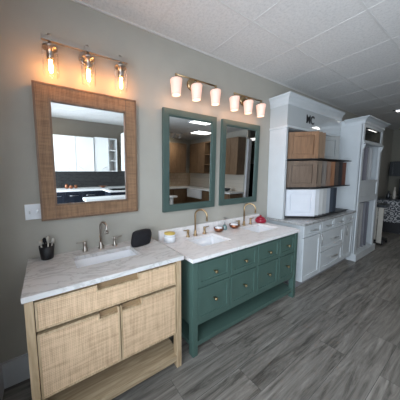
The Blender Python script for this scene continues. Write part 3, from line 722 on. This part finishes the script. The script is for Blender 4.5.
# ------------------------------------------------------------------ far end: damask-fronted counter
t = thing('counter', 'low bar counter faced in black and white damask at the far end', 'counter', (7.9, -1.3, 0))
obj('plinth', bx(7.66, 8.3, -2.5, -.03, 0, .28), BLACK, t)
obj('front_panel', bx(7.6, 8.3, -2.5, -.03, .28, .84), DAM, t, label='black and white damask front')
obj('top', bx(7.56, 8.34, -2.54, -.03, .84, .868, .003), DGREY, t)
for y, h, r_, c, lab in [(-.30, .20, .04, DGREY, 'dark bottle on the damask counter, nearest the tall cabinet'), (-.40, .30, .03, CREAM, 'slim beige vase on the damask counter'), (-.52, .14, .05, BLACK, 'squat black pot on the damask counter')]:
    bm = nb(); lathe(bm, (7.75, y, .868), [(r_*.8, 0), (r_, .01), (r_, h*.55), (r_*.45, h*.75), (r_*.4, h)]); tag(obj('vase', bm, c, loc=(7.75, y, .868)), lab, 'vase', 'vessels on the damask counter')
t = thing('wall_cabinet', 'dark grey wall cabinet on the far end wall', 'cabinet', (XR-.18, -.9, 1.44))
obj('cabinet_body', bx(XR-.34, XR-.002, -1.9, -.06, 1.44, 1.86), DGREY, t)
for i in range(3): shaker('door', t, 'x', XR-.36, -1.89+.61*i, -1.30+.61*i, 1.445, 1.855, DGREY, .05)
t = thing('base_cabinet', 'grey brown base cabinet against the far end wall', 'cabinet', (XR-.3, -1.2, 0))
obj('cabinet_body', bx(XR-.6, XR-.002, -2.4, -.06, 0, .86), paint('far cabinet', (.16, .14, .12), .5), t)
obj('worktop', bx(XR-.63, XR-.002, -2.42, -.06, .86, .89), GREYST, t)
t = thing('oven', 'black oven unit standing on the far base cabinet at the right edge', 'oven', (XR-.3, -.8, .89))
obj('oven_body', bx(XR-.5, XR-.02, -.95, -.30, .89, 1.36, .01), BLACK, t)
obj('oven_door', bx(XR-.515, XR-.5, -.92, -.33, .93, 1.3, .003), GLOSSB, t)
# ------------------------------------------------------------------ white kitchen behind the camera (seen in the rattan mirror)
def wall_cab(lab, x0, x1, yb, yf2, z0, z1, mat, ndoor, group, hdl=True, hmat=STEEL, face='y', f=.0):
    t = thing('wall_cabinet', lab, 'cabinet', ((x0+x1)/2, (yb+yf2)/2, z0), group)
    obj('cabinet_body', bx(x0, x1, min(yb, yf2-.02), max(yb, yf2-.02), z0, z1), mat, t)
    w_ = (x1-x0)/ndoor
    for i in range(ndoor):
        a0, a1 = x0+w_*i+.003, x0+w_*(i+1)-.003
        hs = None
        if hdl: hs = ((a1-.17, z0+.06), (a1-.06, z0+.13)) if i % 2 == 0 else ((a0+.06, z0+.13), (a0+.17, z0+.06))
        shaker('door', t, 'y', yf2, a0, a1, z0+.003, z1-.003, mat, f if f else .004, handle=hs, hm=hmat, sgn=1)
    return t
KW = paint('white kitchen lacquer', (.78, .79, .78), .3, .02)
wall_cab('white wall cabinet at the left in the rattan mirror', -.18, .40, -4.168, -3.82, 1.5, 2.36, KW, 1, 'white kitchen wall cabinets')
wall_cab('white two-door wall cabinet in the middle of the rattan mirror view', .40, 1.29, -4.168, -3.82, 1.5, 2.36, KW, 2, 'white kitchen wall cabinets')
wall_cab('white single-door wall cabinet beside the open shelves', 1.32, 1.66, -4.168, -3.80, 1.5, 2.38, KW, 1, 'white kitchen wall cabinets')
t = thing('open_shelf', 'white open shelf unit right of the white wall cabinets', 'shelf', (1.78, -4.0, 1.5))
bm = nb(); box(bm, 1.67, 1.69, -4.168, -3.82, 1.5, 2.38); box(bm, 1.88, 1.9, -4.168, -3.82, 1.5, 2.38); box(bm, 1.69, 1.88, -4.168, -4.15, 1.5, 2.38); obj('shelf_sides', bm, KW, t)
for z in (1.5, 1.78, 2.05, 2.36): obj('shelf', bx(1.69, 1.88, -4.15, -3.83, z, z+.02), KW, t)
t = thing('wall_cabinet', 'white wall cabinet on the partition, nearest the rattan mirror', 'cabinet', (2.1, -3.3, 1.52))
obj('cabinet_body', bx(1.94, 2.298, -3.55, -3.06, 1.52, 2.48), KW, t)
shaker('door', t, 'x', 1.92, -3.547, -3.063, 1.523, 2.477, KW, .004, handle=((-3.14, 1.58), (-3.14, 1.72)))
struct('trim_3', bx(-.22, 2.3, -4.169, -4.16, 1.06, 1.5), DKTILE)
t = thing('base_cabinet', 'navy base cabinets under the white kitchen worktop', 'cabinet', (.9, -3.85, 0))
obj('cabinet_body', bx(-.2, 2.29, -4.155, -3.54, 0, 1.03), NAVY, t)
for i in range(4): shaker('door', t, 'y', -3.52, -.19+.37*i, .17+.37*i, .1, 1.02, NAVY, .05, sgn=1, handle=((-.17+.37*i+.06, .93), (.15+.37*i-.06, .93)))
tag(obj('worktop', bx(-.2, 2.295, -4.158, -3.48, 1.03, 1.065, .003), KW, loc=(1, -3.8, 1.03)), 'white worktop on the navy base cabinets', 'worktop')
t = thing('base_cabinet', 'navy return cabinet with the cooktop along the partition', 'cabinet', (1.9, -3.2, 0))
obj('cabinet_body', bx(1.45, 2.29, -3.475, -2.95, 0, 1.03), NAVY, t)
obj('worktop', bx(1.40, 2.295, -3.475, -2.92, 1.03, 1.065, .003), KW, t)
tag(obj('cooktop', bx(1.52, 2.2, -3.42, -3.0, 1.065, 1.073, .002), GLOSSB, loc=(1.86, -3.2, 1.065)), 'black glass cooktop set on the return worktop', 'cooktop')
t = thing('kitchen_island', 'navy kitchen island with a thick white top', 'island', (1.5, -2.6, 0))
obj('cabinet_body', bx(.9, 2.2, -2.66, -2.42, 0, .93), NAVY, t); obj('worktop', bx(.8, 2.3, -2.72, -2.36, .93, .985, .003), KW, t)
for i, (x, y, r_) in enumerate([(.62, -3.95, .05), (.72, -3.92, .055), (.83, -3.93, .045)]):
    bm = nb(); lathe(bm, (x, y, 1.065), [(r_*.6, 0), (r_, .03), (r_*.9, .09 if i != 1 else .07), (r_*.4, .12 if i == 0 else .08)])
    tag(obj('canister', bm, COPPER, loc=(x, y, 1.065)), ['tall copper canister', 'wide copper canister', 'small copper canister'][i]+' on the white kitchen worktop', 'canister', 'copper canisters on the white worktop')
bm = nb(); lathe(bm, (1.5, -3.85, 1.065), [(.04, 0), (.05, .02), (.12, .05), (.11, .05), (.05, .03)]); tag(obj('bowl', bm, COPPER, loc=(1.5, -3.85, 1.065)), 'shallow copper bowl on the white worktop beside the cooktop', 'bowl')
# track light seen in the mirrors
def track(lab, x, y, n):
    t = thing('track_light', lab, 'track light', (x, y, CZ-.03), 'ceiling track lights')
    obj('track', bx(x-.3, x+.3, y-.015, y+.015, CZ-.03, CZ-.005), TRIMW, t)
    for i in range(n):
        xx = x-.22+.44*i/max(1, n-1)
        bm = nb(); cyl(bm, (xx, y, CZ-.03), (xx, y, CZ-.07), .008); tube(bm, [(xx, y, CZ-.07), (xx, y-.05, CZ-.12), (xx, y-.09, CZ-.16)], [.03, .04, .045]); h = obj('spot_head', bm, TRIMW, t)
        bm = nb(); c = Vector((xx, y-.09, CZ-.16)); d = Vector((0, -.04, -.04)).normalized(); tube(bm, [c, c+d*.006], [.036, .036]); obj('lens', bm, emit('spot lens', (1, .95, .85), 7), h)
        sl = bpy.data.lights.new('spot_lamp', 'SPOT'); sl.energy = 14; sl.color = (1, .86, .66); sl.spot_size = R(110); sl.spot_blend = .8; sl.shadow_soft_size = .03
        so = bpy.data.objects.new('spot_lamp', sl); COL.objects.link(so); so.parent = t; so.location = c+d*.02-wpos(t); so.rotation_euler = (R(-60), 0, 0)
track('white track light over the white kitchen, at the rattan mirror left edge', .08, -2.75, 2)
track('white track light in front of the brown kitchen', 4.05, -4.2, 3)
# ------------------------------------------------------------------ brown kitchen (seen in the green mirrors)
wall_cab('brown oak wall cabinet at the left of the brown kitchen', 3.2, 4.1, -5.248, -4.87, 1.43, 2.58, BROWN, 2, 'brown wall cabinets on the rear wall', f=.06, hdl=False)
wall_cab('brown oak wall cabinet in the corner of the brown kitchen', 4.1, 5.05, -5.248, -4.87, 1.43, 2.58, BROWN, 2, 'brown wall cabinets on the rear wall', f=.06, hdl=False)
for i, (y0, y1, lab) in enumerate([(-4.85, -4.0, 'brown oak wall cabinet on the wing wall, nearest the corner'), (-3.2, -2.5, 'brown oak wall cabinet at the free end of the wing wall')]):
    t = thing('wall_cabinet', lab, 'cabinet', (5.38, (y0+y1)/2, 1.43), 'brown wall cabinets on the wing wall')
    obj('cabinet_body', bx(5.22, 5.558, y0, y1, 1.43, 2.57), BROWN, t)
    m_ = (y0+y1)/2
    shaker('door', t, 'x', 5.2, y0+.003, m_-.002, 1.433, 2.567, BROWN, .06); shaker('door', t, 'x', 5.2, m_+.002, y1-.003, 1.433, 2.567, BROWN, .06)
t = thing('open_shelf', 'brown open shelf unit in the middle of the wing wall', 'shelf', (5.38, -3.6, 1.43))
bm = nb(); box(bm, 5.2, 5.558, -4.0, -3.97, 1.43, 2.57); box(bm, 5.2, 5.558, -3.23, -3.2, 1.43, 2.57); box(bm, 5.54, 5.558, -3.97, -3.23, 1.43, 2.57); obj('shelf_sides', bm, BROWN, t)
for z in (1.43, 1.75, 2.1, 2.54): obj('shelf', bx(5.21, 5.54, -3.97, -3.23, z, z+.03), BROWN, t)
struct('trim_4', bx(2.42, 5.55, -5.249, -5.24, .88, 1.43), TANTILE)
struct('trim_5', bx(5.55, 5.559, -5.24, -2.5, .88, 1.43), tiles('pale stone tile', (.5, .45, .38), (.56, .5, .43), (.4, .36, .3), .12, .12, rot=(R(90), 0, R(90))))
t = thing('base_cabinet', 'dark brown base cabinets along the rear wall', 'cabinet', (3.9, -4.9, 0))
obj('cabinet_body', bx(2.5, 5.54, -5.235, -4.67, 0, .84), BROWN, t)
for i in range(4): shaker('door', t, 'y', -4.65, 2.55+.59*i, 3.12+.59*i, .1, .83, BROWN, .06, sgn=1)
t = thing('base_cabinet', 'dark brown base cabinets along the wing wall', 'cabinet', (5.25, -3.6, 0))
obj('cabinet_body', bx(4.97, 5.545, -4.645, -2.5, 0, .84), BROWN, t)
for i in range(3): shaker('door', t, 'x', 4.95, -4.0+.5*i-.02, -3.53+.5*i-.02, .1, .83 if i else .5, BROWN, .06)
bm = nb(); box(bm, 2.5, 5.545, -5.238, -4.62, .84, .88, .003); tag(obj('worktop', bm, KW, loc=(4, -4.9, .84)), 'pale worktop along the rear wall of the brown kitchen', 'worktop')
bm = nb(); box(bm, 4.92, 5.548, -4.615, -2.48, .84, .88, .003); tag(obj('worktop', bm, KW, loc=(5.2, -3.5, .84)), 'pale worktop along the wing wall', 'worktop')
t = thing('farmhouse_sink', 'white apron-front sink set before the wing wall cabinets', 'sink', (4.93, -4.2, .56))
obj('apron', bx(4.88, 4.945, -4.55, -3.75, .53, .838, .01), PORC, t)
t = thing('pedestal_table', 'small white round pedestal table in front of the brown kitchen', 'table', (3.3, -3.2, 0))
bm = nb(); lathe(bm, (3.3, -3.2, .77), [(.16, 0), (.17, .01), (.17, .03), (.16, .035)]); obj('tabletop', bm, KW, t)
bm = nb(); lathe(bm, (3.3, -3.2, 0), [(.14, 0), (.14, .02), (.05, .05), (.04, .3), (.055, .6), (.05, .77)]); obj('pedestal', bm, KW, t)
bm = nb(); lathe(bm, (3.6, -5.0, .88), [(.03, 0), (.05, .03), (.045, .12), (.02, .16), (.025, .2)]); tag(obj('vase', bm, BROWN, loc=(3.6, -5, .88)), 'brown vase on the pale worktop of the brown kitchen', 'vase')
bm = nb(); lathe(bm, (5.2, -2.85, .88), [(.04, 0), (.1, .06), (.12, .1), (.11, .1), (.05, .02)]); tag(obj('bowl', bm, DGREY, loc=(5.2, -2.85, .88)), 'dark bowl on the wing worktop near its free end', 'bowl')
t = thing('refrigerator', 'tall black refrigerator beyond the wing wall, seen in the right green mirror', 'refrigerator', (8.3, -4.3, 0))
obj('fridge_body', bx(8.0, 8.7, -4.75, -3.9, 0, 1.85, .01), BLACK, t)
obj('door', bx(7.97, 7.998, -4.745, -4.33, .1, 1.84, .004), GLOSSB, t); obj('door', bx(7.97, 7.998, -4.32, -3.905, .1, 1.84, .004), GLOSSB, t)
